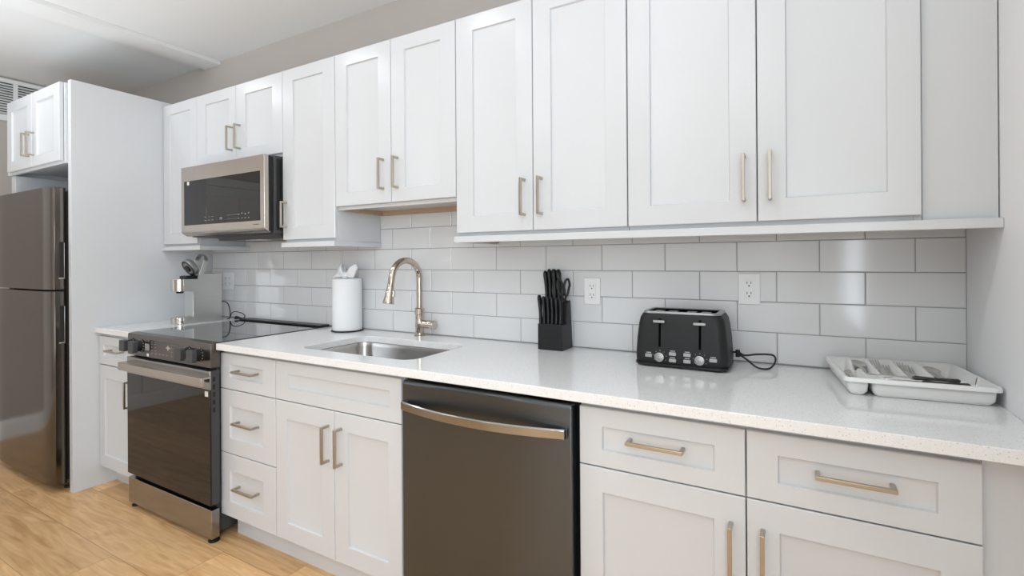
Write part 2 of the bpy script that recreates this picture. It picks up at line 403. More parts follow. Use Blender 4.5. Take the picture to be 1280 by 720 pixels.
# --- base cabinets
def base_units():
    # left of the range: one drawer over one door
    YL = -0.645
    c = thing('base_cabinet', 'narrow white base cabinet between the tall fridge panel and the range', 'cabinet', (-0.49, -0.32, 0), group='white base cabinets')
    base_carcass(XP+0.001, -0.282, -0.626, c)
    d = obj('drawer', shaker(XP+0.004, -0.285, 0.704, 0.864, YL, l=0.055, r=0.055, t=0.047, b=0.050), CAB, c)
    hpull(d, -0.572, -0.42, 0.790, YL)
    d = obj('door', shaker(XP+0.004, -0.285, 0.114, 0.699, YL, l=0.062, r=0.062), CAB, c)
    vpull(d, -0.322, 0.500, 0.645, YL)
    # three-drawer stack
    x0, x1 = 0.472, 0.8755
    c = thing('base_cabinet', 'white base cabinet of three stacked drawers right of the range', 'cabinet', (0.674, -0.32, 0), group='white base cabinets')
    base_carcass(x0, x1, YBB, c, (0.498, None))
    for z0, z1, b_, t_, pz in ((0.702, 0.864, 0.051, 0.0485, 0.790), (0.407, 0.6985, 0.070, 0.074, 0.557), (0.1144, 0.4035, 0.070, 0.076, 0.262)):
        d = obj('drawer', shaker(x0+G, x1-G, z0, z1, YB, l=0.0695, r=0.083, t=t_, b=b_), CAB, c)
        hpull(d, 0.601, 0.751, pz, YB)
    # sink base
    x0, x1, xm = 0.877, 1.586, 1.237
    c = thing('base_cabinet', 'white two-door base cabinet under the sink with a plain false drawer front', 'cabinet', (1.23, -0.32, 0), group='white base cabinets')
    base_carcass(x0, x1, YBB, c)
    obj('false_front', shaker(x0+G, x1-G, 0.702, 0.864, YB, l=0.079, r=0.055, t=0.0485, b=0.052), CAB, c)
    d = obj('door', shaker(x0+G, xm-G, 0.1144, 0.6985, YB, l=0.073, r=0.0705, t=0.0735), CAB, c); vpull(d, 1.206, 0.4963, 0.642, YB)
    d = obj('door', shaker(xm+G, x1-G, 0.1144, 0.6985, YB, l=0.073, r=0.064, t=0.0715), CAB, c); vpull(d, 1.279, 0.4955, 0.642, YB)
    # right base: two drawers over two doors
    x0, xa, x1 = 2.264, 2.7045, 3.1455
    c = thing('base_cabinet', 'wide white base cabinet right of the dishwasher with two drawers above two doors', 'cabinet', (2.70, -0.32, 0), group='white base cabinets')
    base_carcass(x0, x1, YBB, c)
    for a, b, p in ((x0, xa, 2.409), (xa, x1, 2.851)):
        r_ = 0.071
        d = obj('drawer', shaker(a+G, b-G, 0.699, 0.864, YB, l=0.068, r=r_, t=0.051, b=0.047), CAB, c); hpull(d, p, p+0.15, 0.787, YB)
    d = obj('door', shaker(x0+G, xa-G, 0.1144, 0.6955, YB, l=0.069, r=0.073, t=0.0685), CAB, c); vpull(d, 2.670, 0.485, 0.630, YB)
    d = obj('door', shaker(xa+G, x1-G, 0.1144, 0.6955, YB, l=0.071, r=0.068, t=0.0680), CAB, c); vpull(d, 2.7415, 0.485, 0.630, YB)
    tag(obj('filler_strip', B(3.1465, XR-0.0008, YBB, YBB+0.02, 0.0, ZTB-0.0006), CAB, at=(3.20, YBB, 0)), 'plain white filler strip under the worktop between the last base cabinet and the white wall', 'filler panel')
base_units()

# --- wall cabinets
def wall_units():
    zt, z0 = 2.2804, 1.3988
    gr = 'white wall cabinets'
    def unit(label, x0, x1, zb, zd, doors, **k):
        c = thing('wall_cabinet', label, 'cabinet', ((x0+x1)/2, -0.15, zb), group=gr)
        wall_carcass(x0, x1, zb, zt-0.001, c, **k)
        for a, b, l, r, hx in doors:
            d = obj('door', shaker(a+G, b-G, zd, zt, YU, l=l, r=r, t=0.063, b=0.062 if zd > 1.45 else 0.066), CAB, c)
            if hx is not None:
                lo, hi = hx[1], hx[2]; vpull(d, hx[0], lo, hi, YU)
        return c
    unit('single-door white wall cabinet wedged between the tall fridge panel and the microwave', XP+0.001, -0.319, 1.385, z0, [(XP+0.003, -0.319, 0.075, 0.07, None)])
    unit('short two-door white wall cabinet above the microwave', -0.318, 0.4825, 1.842, 1.856,
         [(-0.318, 0.0765, 0.090, 0.062, (0.043, 1.913, 2.051)), (0.0765, 0.4825, 0.086, 0.081, (0.118, 1.914, 2.052))], cleat=False)
    unit('single-door white wall cabinet directly right of the microwave', 0.4835, 0.877, 1.385, z0, [(0.4835, 0.877, 0.082, 0.083, (0.516, 1.461, 1.597))])
    unit('white two-door wall cabinet hung higher above the sink with bare wood cleats below', 0.878, 1.5955, 1.533, 1.5493,
         [(0.878, 1.2385, 0.078, 0.074, (1.194, 1.608, 1.748)), (1.2385, 1.5955, 0.078, 0.077, (1.279, 1.608, 1.748))], cleat_left=True)
    unit('white two-door wall cabinet above the knife block', 1.5965, 2.3150, 1.385, z0,
         [(1.5965, 1.9525, 0.082, 0.070, (1.917, 1.455, 1.596)), (1.9525, 2.3150, 0.073, 0.075, (1.990, 1.455, 1.596))], cleat_left=True)
    unit('widest white two-door wall cabinet, above the toaster', 2.3160, 3.1085, 1.385, z0,
         [(2.3160, 2.7145, 0.075, 0.075, (2.679, 1.460, 1.602)), (2.7145, 3.1070, 0.075, 0.072, (2.750, 1.460, 1.604))])
    tag(obj('filler_strip', B(3.1095, XR-0.003, YUB, YUB+0.02, 1.385, zt-0.001), CAB, at=(3.18, YUB, 1.385)), 'plain white vertical filler strip between the widest wall cabinet and the white wall', 'filler panel')
    # light rails
    zr0, zr1 = 1.359, 1.3845
    yr0, yr1 = -0.3128, -0.292
    def rail(label, x0, x1, lret, rret):
        bm = new()
        box(bm, x0, x1, yr0, yr1, zr0, zr1)
        if lret: box(bm, x0, x0+0.02, yr1, -0.002, zr0, zr1)
        if rret: box(bm, x1-0.02, x1, yr1, -0.002, zr0, zr1)
        tag(obj('light_rail', bm, CAB, at=((x0+x1)/2, yr0, zr0), bevel=0.0015), label, 'trim moulding', 'light rails under the wall cabinets')
    rail('white light rail under the wall cabinet beside the tall fridge panel, returning to the wall', XP+0.001, -0.274, False, True)
    rail('short white light rail under the single-door cabinet right of the microwave', 0.4835, 0.8815, False, True)
    rail('long white light rail under the right wall cabinets, ending at the white wall', 1.5905, XR-0.0005, True, False)
wall_units()

# --- fridge surround
def surround():
    tag(obj('tall_panel', B(-0.741, XP, -0.7676, 0.0085, 0, 2.312), CAB, at=(-0.722, -0.38, 0), bevel=0.0015), 'tall white end panel standing between the refrigerator and the range counter', 'panel', 'white fridge side panels')
    tag(obj('tall_panel', B(-1.600, -1.532, -0.764, 0.0085, 0, 1.8455), CAB, at=(-1.566, -0.38, 0), bevel=0.0015), 'far white side panel behind the refrigerator, mostly hidden by it', 'panel', 'white fridge side panels')
    yf = -0.780
    c = thing('over_fridge_cabinet', 'white two-door cabinet above the refrigerator', 'cabinet', (-1.17, -0.4, 1.846))
    wall_carcass(-1.600, -0.7425, 1.8465, 2.2975, c, yf=yf, rec=0.03, cleat=True, cl=0.055)
    yd = yf - 0.020
    d = obj('door', shaker(-1.540, -1.149, 1.861, 2.300, yd, l=0.075, r=0.07, t=0.062, b=0.06), CAB, c); vpull(d, -1.186, 1.922, 2.062, yd)
    d = obj('door', shaker(-1.146, -0.757, 1.861, 2.300, yd, l=0.07, r=0.075, t=0.062, b=0.06), CAB, c); vpull(d, -1.112, 1.922, 2.062, yd)
surround()

# ---------------------------------------------------------------- worktops
def worktop():
    x0, x1, y0, y1 = 0.503, XR-0.0006, -0.6624, -0.0006
    bm = new()
    hole = rrect(0.930, 1.560, -0.552, -0.172, 0.062, 8)
    outer = [(x0, y0), (x1, y0), (x1, y1), (x0, y1)]
    def ring(pts, z): 
        vs = [bm.verts.new((p[0], p[1], z)) for p in pts]
        es = [bm.edges.new((vs[i], vs[(i+1) % len(vs)])) for i in range(len(vs))]
        return vs, es
    ov, oe = ring(outer, ZT); hv, he = ring(hole, ZT)
    r = bmesh.ops.triangle_fill(bm, edges=oe+he, use_beauty=True, use_dissolve=False)
    top = [f for f in bm.faces]
    lo = {v: bm.verts.new((v.co.x, v.co.y, ZTB)) for v in ov+hv}
    for f in top: bm.faces.new([lo[v] for v in reversed(f.verts)])
    for vs in (ov, hv):
        for i in range(len(vs)):
            a, b = vs[i], vs[(i+1) % len(vs)]; bm.faces.new((a, b, lo[b], lo[a]))
    o = obj('worktop', bm, QUARTZ, at=(1.88, -0.33, ZTB), bevel=0.0022, seg=2, angle=0.5)
    tag(o, 'long speckled white quartz worktop with the sink cut into it', 'countertop', 'quartz worktops')
    o = obj('worktop', B(XP+0.0006, -0.279, -0.665, -0.0006, ZTB, ZT), QUARTZ, at=(-0.49, -0.33, ZTB), bevel=0.0022)
    tag(o, 'short white quartz worktop left of the range under the coffee machine', 'countertop', 'quartz worktops')
worktop()

# ---------------------------------------------------------------- sink and faucet
def sink():
    t = thing('kitchen_sink', 'undermount stainless steel sink set in the long worktop', 'sink', (1.245, -0.362, 0.69))
    zt = ZTB - 0.0008
    bm = new()
    def lp(d, r, z): return [(x, y, z) for x, y in rrect(0.930+d, 1.560-d, -0.552+d, -0.172-d, r, 8)]
    loft(bm, [lp(-0.022, 0.07, zt), lp(0.001, 0.062, zt), lp(0.004, 0.060, zt-0.02), lp(0.010, 0.058, 0.735), lp(0.022, 0.052, 0.712), lp(0.05, 0.04, 0.704),
              lp(0.05, 0.04, 0.702), lp(0.02, 0.052, 0.710), lp(0.008, 0.060, 0.734), lp(0.002, 0.062, zt-0.02), lp(-0.001, 0.064, zt-0.0015), lp(-0.022, 0.07, zt-0.0015)], False, False)
    # bowl bottom: close inner and outer loops
    bm.verts.ensure_lookup_table(); n = 36
    bm.faces.new([bm.verts[5*n+i] for i in range(n)]); bm.faces.new([bm.verts[6*n+i] for i in range(n)])
    obj('bowl', bm, SINKM, t)
    bm = new(); lathe(bm, [(0.0, 0.0), (0.055, 0.0), (0.057, 0.003), (0.045, 0.004), (0.040, 0.001), (0.0, 0.0015)], (1.245, -0.36, 0.7045), 28)
    obj('drain', bm, CHROME, t)
sink()

def faucet():
    bx, by = 1.187, -0.052
    t = thing('kitchen_faucet', 'tall polished nickel gooseneck faucet with a pull-down spray head', 'faucet', (bx, by, ZT))
    bm = new(); lathe(bm, [(0.0, 0), (0.029, 0), (0.029, 0.004), (0.026, 0.007), (0.0225, 0.008), (0.0225, 0.012), (0.0, 0.012)], (bx, by, ZT), 32)
    obj('base_ring', bm, NICKEL, t)
    bm = new(); lathe(bm, [(0.0, 0.010), (0.0215, 0.010), (0.0215, 0.105), (0.024, 0.108), (0.024, 0.135), (0.0195, 0.140), (0.0, 0.141)], (bx, by, ZT), 32)
    obj('body', bm, NICKEL, t)
    z1, R = 1.2000, 0.0975
    pts = [(bx, by, ZT+0.135), (bx, by, z1)] + [(bx, by - R + R*math.cos(a), z1 + R*math.sin(a)*0.9) for a in [PI*k/20 for k in range(1, 18)]]
    a = PI*17/20
    ex, ez = by - R + R*math.cos(a), z1 + R*math.sin(a)*0.9
    pts += [(bx, by-2*R+0.002, z1+0.015), (bx, by-2*R-0.006, z1-0.025)]
    bm = new(); sweep(bm, pts, 0.0155, n=20, up=(1, 0, 0)); obj('spout', bm, NICKEL, t)
    e0 = Vector(pts[-1]); d = (Vector(pts[-1])-Vector(pts[-2])).normalized()
    bm = new(); s = [(0, .0150), (.004, .0165), (.02, .0170), (.045, .0205), (.078, .0255), (.084, .0265), (.088, .025), (.088, .019), (.086, .0)]
    loops = []; sd, up = frame(d, (1, 0, 0))
    for q, r in s: loops.append([e0 + d*q + (sd*math.cos(2*PI*k/24) + up*math.sin(2*PI*k/24))*max(r, 1e-4) for k in range(24)])
    loft(bm, loops); h = obj('spray_head', bm, NICKEL, t)
    bm = new(); c = e0 + d*0.040 + Vector((0.0195, 0.004, 0)); box(bm, c.x-0.004, c.x+0.007, c.y-0.007, c.y+0.007, c.z-0.016, c.z+0.014)
    obj('spray_button', bm, CHROME, h, bevel=0.003)
    bm = new(); cyl(bm, (bx+0.012, by, 0.9735), (bx+0.098, by-0.004, 0.9735), 0.0185, 0.0215, 28); obj('handle', bm, NICKEL, t, bevel=0.003)
faucet()

# ---------------------------------------------------------------- range
def kitchen_range():
    x0, x1, yf = -0.272, 0.497, -0.682
    t = thing('kitchen_range', 'slide-in electric range with black glass oven door and bronze steel trim', 'range', (0.112, -0.36, 0))
    obj('body', B(x0+0.004, 0.469, -0.64, -0.012, 0.03, 0.905), BLACKG, t, bevel=0.002)
    obj('cooktop', B(x0, x1, -0.655, -0.010, 0.9055, 0.9172), COOKG, t, bevel=0.0015)
    obj('rear_vent', B(x0+0.01, x1-0.008, -0.082, -0.012, 0.9174, 0.926), BLACKM, t, bevel=0.004)
    bm = new(); prism(bm, [(yf, 0.803), (yf, 0.905), (-0.678, 0.9135), (-0.654, 0.9175), (-0.640, 0.9175), (-0.640, 0.803)], 'x', x0, x1)
    cp = obj('control_panel', bm, RPANEL, t, bevel=0.0012)
    # touch display
    dp = obj('display', B(-0.042, 0.232, yf-0.0006, yf+0.002, 0.812, 0.893), RPANEL, cp)
    bm = new()
    rnd = random.Random(5)
    def dash(x, z, w_, h_): box(bm, x-w_/2, x+w_/2, yf-0.0011, yf-0.0005, z-h_/2, z+h_/2)
    for zz in (0.826, 0.842, 0.858, 0.874, 0.884):
        for xx in (-0.022, 0.012): dash(xx, zz, 0.012, 0.0035)
    for xx in (-0.02, 0.018, 0.052, 0.086, 0.12): dash(xx, 0.828, 0.012, 0.005)
    for zz in (0.828, 0.848, 0.866, 0.882):
        for xx in (0.165, 0.19, 0.212): dash(xx, zz, 0.009, 0.0035)
    obj('control_marks', bm, MARKD, cp)
    bm = new(); box(bm, 0.129, 0.1335, yf-0.0012, yf-0.0005, 0.853, 0.877); box(bm, 0.112, 0.151, yf-0.0012, yf-0.0005, 0.8635, 0.8665)
    box(bm, 0.123, 0.140, yf-0.0012, yf-0.0005, 0.860, 0.870)
    box(bm, -0.072, -0.054, yf-0.0012, yf-0.0005, 0.808, 0.822)
    obj('emblem', bm, MARK, cp)
    bm = new()
    for k in range(6): box(bm, -0.090+k*0.0075, -0.0885+k*0.0075, yf-0.0012, yf-0.0005, 0.836+0.002*(k % 2), 0.872)
    obj('dial_scale', bm, MARK, cp)
    # knobs
    for kx in (-0.222, -0.128, 0.312, 0.410):
        kz = 0.857
        bm = new(); lathe(bm, [(0.0, 0.0), (0.034, 0.0), (0.034, 0.004), (0.031, 0.006), (0.027, 0.007), (0.026, 0.030), (0.0, 0.030)], (kx, yf, kz), 32, (0, -1, 0))
        kb = obj('knob', bm, BLACKM, cp)
        bm = new(); prism(bm, [(kx+a, kz+b) for a, b in rrect(-0.027, 0.027, -0.029, 0.029, 0.008, 4)], 'y', yf-0.050, yf-0.028); obj('grip', bm, BLACKG, kb, bevel=0.002)
        bm = new()
        for k in range(14):
            a = 2*PI*k/14; p = Vector((kx+0.0325*math.cos(a), yf-0.0052, kz+0.0325*math.sin(a))); box(bm, p.x-0.0011, p.x+0.0011, p.y-0.0012, p.y+0.001, p.z-0.0011, p.z+0.0011)
        obj('tick_ring', bm, MARK, kb)
    # door
    d = thing_part('oven_door', t)
    obj('door_shell', B(x0+0.002, x1-0.002, -0.680, -0.641, 0.176, 0.790), BLACKG, d, bevel=0.002)
    obj('top_rail', B(x0+0.001, x1-0.001, -0.687, -0.679, 0.704, 0.790), STEEL, d, bevel=0.0015)
    obj('door_glass', B(x0+0.001, x1-0.001, -0.686, -0.679, 0.177, 0.7035), BGLASS, d, bevel=0.0015)
    obj('handle', handle_bar(x0-0.001, x1+0.004), STEELL, d, bevel=0.002)
    bm = new(); box(bm, 0.456, 0.482, -0.6868, -0.6858, 0.672, 0.696); obj('sticker', bm, MARK, d)
    bm = new()
    for k in range(5): box(bm, x1-0.0022, x1-0.0014, -0.672, -0.662, 0.60+k*0.035, 0.622+k*0.035)
    obj('side_slots', bm, BLACKM, d)
    # storage drawer
    obj('drawer', B(x0+0.001, x1-0.001, yf, -0.645, 0.0225, 0.154), STEEL, t, bevel=0.002)
    for fx, fy in ((x0+0.03, -0.655), (x1-0.03, -0.655), (x0+0.03, -0.06), (x1-0.03, -0.06)):
        bm = new(); lathe(bm, [(0.0, 0.0), (0.024, 0.0), (0.024, 0.006), (0.012, 0.010), (0.010, 0.032), (0.0, 0.032)], (fx, fy, 0), 16); obj('foot', bm, RUBBER, t)
def thing_part(name, parent):
    o = bpy.data.objects.new(name, None); C.objects.link(o); o.parent = parent; o.empty_display_size = 0.03; ORIG[o] = ORIG[parent]; return o
def handle_bar(x0, x1):
    bm = new(); box(bm, x0, x1, -0.728, -0.712, 0.727, 0.766)
    box(bm, x0, x1, -0.7125, -0.684, 0.7575, 0.766)
    for a in (x0+0.08, x1-0.10): box(bm, a, a+0.018, -0.713, -0.684, 0.735, 0.758)
    return bm
kitchen_range()

# ---------------------------------------------------------------- microwave
def microwave():
    x0, x1 = -0.297, 0.477
    t = thing('microwave', 'over-the-range microwave with beige steel frame and black glass front', 'microwave', (0.09, -0.2, 1.43))
    obj('body', B(x0+0.006, x1-0.004, -0.345, -0.0015, 1.432, 1.836), BLACKG, t, bevel=0.002)
    obj('gap_inset', B(x0+0.012, x1-0.012, -0.3685, -0.3445, 1.445, 1.828), RUBBER, t)  # dark inset filling the gap between door and body
    bm = new(); prism(bm, [(-0.402, 1.8325), (-0.402, 1.458), (-0.396, 1.450), (-0.371, 1.436), (-0.3675, 1.436), (-0.3675, 1.8325)], 'x', x0, x1)
    d = obj('door', bm, STEELL, t, bevel=0.0025, seg=2)
    obj('door_glass', B(-0.264, 0.4435, -0.4032, -0.4005, 1.497, 1.7505), BGLASS, d, bevel=0.001)
    obj('door_edge', B(x1-0.0005, x1+0.0015, -0.3775, -0.3676, 1.442, 1.830), BLACKM, d)
    bm = new(); box(bm, -0.230, -0.209, -0.4040, -0.4030, 1.727, 1.747); obj('sticker', bm, MARK, d)
    bm = new()
    def dash(x, z, w_, h_=0.003): box(bm, x-w_/2, x+w_/2, -0.4038, -0.4030, z-h_/2, z+h_/2)
    for x in (-0.048, -0.012, 0.022): dash(x, 1.5365, 0.012); dash(x, 1.518, 0.016)
    for x in (0.094, 0.102, 0.110): dash(x, 1.5235, 0.004, 0.013)
    for k in range(6): dash(0.165+k*0.016, 1.537, 0.005); dash(0.165+k*0.016, 1.517, 0.004)
    for k in range(4): dash(0.262+k*0.029, 1.537 + 0.004*(k % 2), 0.009, 0.006); dash(0.262+k*0.029, 1.516, 0.010, 0.004)
    obj('control_marks', bm, MARKD, d)
    bm = new(); box(bm, 0.385, 0.432, -0.4028, -0.4015, 1.4765, 1.4795); obj('logo', bm, SLOT, d)
    # side: vertical service slot with a rim
    obj('side_panel', B(x1-0.005, x1-0.002, -0.330, -0.303, 1.45, 1.822), BLACKM, t, bevel=0.001)
    bm = new(); box(bm, x1-0.0042, x1-0.0012, -0.332, -0.310, 1.470, 1.592); obj('side_slot', bm, RUBBER, t)
    # hood underside
    bm = new(); prism(bm, [(-0.300, 1.4325), (-0.285, 1.409), (-0.06, 1.409), (-0.045, 1.4325)], 'x', -0.12, 0.455); h = obj('hood_vent', bm, BLACKG, t, bevel=0.002)
    obj('hood_lamp', B(0.12, 0.24, -0.275, -0.20, 1.4065, 1.4095), LENS, h, bevel=0.001)
microwave()

# ---------------------------------------------------------------- dishwasher
def dishwasher():
    x0, x1 = 1.617, 2.2535
    t = thing('dishwasher', 'dark bronze steel dishwasher under the worktop with a bowed bar handle', 'dishwasher', (1.93, -0.3, 0))
    obj('tub', B(1.592, 2.2575, -0.60, -0.01, 0.10, 0.872), BLACKM, t)
    obj('toe_plate', B(1.60, 2.25, -0.565, -0.55, 0.002, 0.11), BLACKM, t)
    bm = new(); prism(bm, [(-0.655, 0.112), (-0.655, 0.862), (-0.648, 0.8707), (-0.615, 0.8707), (-0.615, 0.112)], 'x', x0, x1)
    d = obj('door', bm, STEELD, t, bevel=0.004, seg=3)
    # bowed handle
    bm = new(); n = 24; loops = []
    xa, xb = 1.626, 2.238
    for k in range(n+1):
        s = k/n; x = xa + (xb-xa)*s; y = -0.667 - 0.046*(1-(2*s-1)**2)
        loops.append([(x, y-0.006, 0.775), (x, y+0.006, 0.772), (x, y+0.006, 0.801), (x, y-0.002, 0.803), (x, y-0.006, 0.799)])
    loft(bm, loops)
    for a in (xa, xb-0.012): box(bm, a, a+0.012, -0.670, -0.652, 0.772, 0.802)
    obj('handle', bm, STEEL, d, bevel=0.001)
dishwasher()

# ---------------------------------------------------------------- refrigerator
def fridge():
    x0, x1 = -1.640, -0.775
    t = thing('refrigerator', 'bronze steel top-freezer refrigerator in the white surround', 'refrigerator', (-1.13, -0.42, 0))
    obj('case', B(-1.528, x1-0.004, -0.755, -0.06, 0.03, 1.700), BLACKG, t, bevel=0.004)
    obj('seal', B(-1.520, x1-0.010, -0.7665, -0.754, 0.06, 1.69), RUBBER, t)
    def door(z0, z1, hz0, hz1, name):
        prof = []
        n = 40
        for k in range(n+1):
            s = k/n; x = x0 + (x1-x0)*s; prof.append((x, -0.818 - 0.020*(1-abs(2*s-1)**9)))
        prof += [(x1, -0.768), (x0, -0.768)]
        bm = new(); prism(bm, prof, 'z', z0, z1)
        d = obj(name, bm, STEELF, t, bevel=0.002)
        bm = new(); box(bm, x1-0.006, x1+0.0012, -0.800, -0.775, hz0, hz1); obj('handle_recess', bm, RUBBER, d, bevel=0.006)
        bm = new()
        box(bm, x1-0.002, x1+0.0030, -0.777, -0.7735, hz0+0.004, hz1-0.004); box(bm, x1-0.002, x1+0.0030, -0.800, -0.7735, hz0-0.003, hz0+0.004)
        obj('handle', bm, SILVER, d, bevel=0.001)
    door(1.136, 1.711, 1.200, 1.405, 'freezer_door'); door(0.046, 1.127, 0.838, 1.047, 'door')
    obj('hinge', B(-1.515, -1.445, -0.80, -0.74, 1.1275, 1.1355), BLACKM, t)
    bm = new(); box(bm, -1.515, -1.435, -0.80, -0.74, 1.7115, 1.724); obj('top_hinge', bm, BLACKM, t, bevel=0.003)
    for fx in (-1.47, x1-0.06):
        for fy in (-0.74, -0.12):
            bm = new(); lathe(bm, [(0, 0), (0.022, 0), (0.022, 0.01), (0.012, 0.014), (0.012, 0.032), (0, 0.032)], (fx, fy, 0), 16); obj('foot', bm, RUBBER, t)
fridge()

# ---------------------------------------------------------------- air vent on the left wall
def vent():
    t = thing('air_vent', 'white louvred return air vent high on the wall behind the refrigerator', 'vent', (XL, -0.75, 2.33))
    y0, y1, z0, z1 = -1.12, -0.40, 2.333, 2.646; xf = XL
    bm = new()
    for a in ((y0, y1, z0, z0+0.047), (y0, y1, z1-0.030, z1), (y0, y0+0.035, z0+0.047, z1-0.03), (y1-0.035, y1, z0+0.047, z1-0.03)):
        box(bm, xf, xf+0.020, *a)
    obj('frame', bm, TRIMW, t, bevel=0.004)
    obj('duct', B(xf, xf+0.001, y0+0.03, y1-0.03, z0+0.04, z1-0.025), SLOT, t)
    for y in (-0.565, -0.80): obj('mullion', B(xf+0.001, xf+0.018, y-0.012, y+0.012, z0+0.047, z1-0.03), TRIMW, t)
    bm = new()
    n = 12
    for k in range(n):
        z = z0+0.052 + k*(z1-z0-0.085)/n
        prism(bm, [(xf+0.002, z+0.010), (xf+0.013, z), (xf+0.0145, z+0.002), (xf+0.0035, z+0.013)], 'y', y0+0.035, y1-0.035) if False else \
            loft(bm, [[(xf+0.002, y, z+0.012), (xf+0.013, y, z), (xf+0.0145, y, z+0.003), (xf+0.0035, y, z+0.0145)] for y in (y0+0.034, y1-0.034)])
    obj('louvres', bm, TRIMW, t)
vent()

# ---------------------------------------------------------------- outlets
def outlet(label, x0, x1, z0, z1, gang):
    c = thing('wall_outlet', label, 'outlet', ((x0+x1)/2, 0, (z0+z1)/2), group='wall outlets')
    p = obj('cover_plate', B(x0, x1, -0.0062, -0.0004, z0, z1), OUTW, c, bevel=0.0025, seg=3)
    bm = new()
    for gx in gang:
        zc = (z0+z1)/2
        r = obj('receptacle', B(gx-0.0165, gx+0.0165, -0.0085, -0.006, zc-0.033, zc+0.033), OUTW, c, bevel=0.001)
        bm = new()
        for dz in (0.0165, -0.0205):
            for dx in (-0.0065, 0.0065): box(bm, gx+dx-0.0012, gx+dx+0.0012, -0.0089, -0.0080, zc+dz+0.002, zc+dz+0.0105)
            cyl(bm, (gx, -0.0089, zc+dz-0.005), (gx, -0.0080, zc+dz-0.005), 0.0028, n=12)
        obj('slots', bm, SLOT, r)
        bm = new()
        for dz in (0.048, -0.048): cyl(bm, (gx, -0.0068, zc+dz), (gx, -0.0060, zc+dz), 0.003, n=12)
        obj('screw', bm, OUTW, p)
outlet('white wall outlet on the tiles above and right of the knife block', 2.0385, 2.109, 1.0995, 1.210, [2.074])
outlet('white wall outlet on the tiles above the toaster cord', 2.633, 2.7045, 1.1215, 1.233, [2.6688])
outlet('white two-gang wall outlet half hidden behind the coffee machine', -0.566, -0.4485, 1.100, 1.213, [-0.53, -0.485])

# ---------------------------------------------------------------- paper towels
def paper_towel():
    cx, cy, r = 0.718, -0.088, 0.0765
    h = thing('paper_towel_holder', 'black round paper towel holder base under the white roll', 'towel holder', (cx, cy, ZT))
    bm = new(); lathe(bm, [(0, 0), (0.083, 0), (0.085, 0.003), (0.083, 0.006), (0, 0.0065)], (cx, cy, ZT), 48); obj('base', bm, BLACKM, h)
    bm = new(); cyl(bm, (cx, cy, ZT+0.006), (cx, cy, ZT+0.285), 0.006, n=12); obj('rod', bm, BLACKM, h)
    t = thing('paper_towel_roll', 'white paper towel roll with a twisted bow of paper on top', 'paper towels', (cx, cy, ZT+0.007))
    z0, z1 = ZT+0.007, 1.194
    bm = new(); lathe(bm, [(0.022, z0), (r-0.002, z0), (r, z0+0.003), (r, z1-0.004), (r-0.004, z1), (0.022, z1)], (cx, cy, 0), 48)
    # inner core
    bm2 = bm; obj('roll', bm2, PAPER, t)
    # bow: crumpled paper wings fanned out from the knot
    def wing(base, edge, seed, bulge):
        rr = random.Random(seed); bm = new(); nu, nv = 8, 14; g = []
        base = Vector(base); E = curve_pts(edge, 8); nrm = Vector((0.25, -0.95, 0.1)).normalized()
        for i in range(nu+1):
            u = i/nu; row = []
            for j in range(nv+1):
                e = E[round(j/nv*(len(E)-1))]; q = base.lerp(e, 0.06+0.94*u)
                v = j/nv
                q = q + nrm*(bulge*math.sin(PI*v)*math.sin(PI*min(1, u*0.8+0.1)) + 0.006*u*math.sin(v*17+seed) + 0.003*math.sin(u*9+v*5))
                row.append(bm.verts.new(q + Vector((rr.uniform(-1, 1), rr.uniform(-1, 1), rr.uniform(-1, 1)))*0.0012))
            g.append(row)
        for i in range(nu):
            for j in range(nv): bm.faces.new((g[i][j], g[i+1][j], g[i+1][j+1], g[i][j+1]))
        o = obj('paper_bow', bm, PAPER, t, subsurf=1, angle=3.0)
        m = o.modifiers.new('thick', 'SOLIDIFY'); m.thickness = 0.0014
    k0 = (cx-0.004, cy-0.010, z1+0.010)
    for sd, bg in ((1, 0.024), (4, -0.016)):
        wing(k0, [(cx-0.090, cy-0.020, z1+0.001), (cx-0.076, cy-0.006, z1+0.034), (cx-0.042, cy, z1+0.084), (cx-0.030, cy, z1+0.072), (cx-0.014, cy-0.004, z1+0.030)], sd, bg)
        wing(k0, [(cx+0.014, cy-0.004, z1+0.030), (cx+0.040, cy, z1+0.058), (cx+0.066, cy+0.004, z1+0.078), (cx+0.078, cy, z1+0.048), (cx+0.066, cy-0.020, z1+0.001)], sd+5, bg)
    bm = new(); bmesh.ops.create_icosphere(bm, subdivisions=3, radius=0.019, matrix=Matrix.Translation((cx-0.002, cy-0.012, z1+0.017)) @ Matrix.Diagonal((1.0, 1, 1.0, 1)))
    for v in bm.verts: v.co += Vector((math.sin(v.co.z*400), math.cos(v.co.x*390), math.sin(v.co.y*410)))*0.0013
    obj('knot', bm, PAPER, t, angle=3.0)
paper_towel()

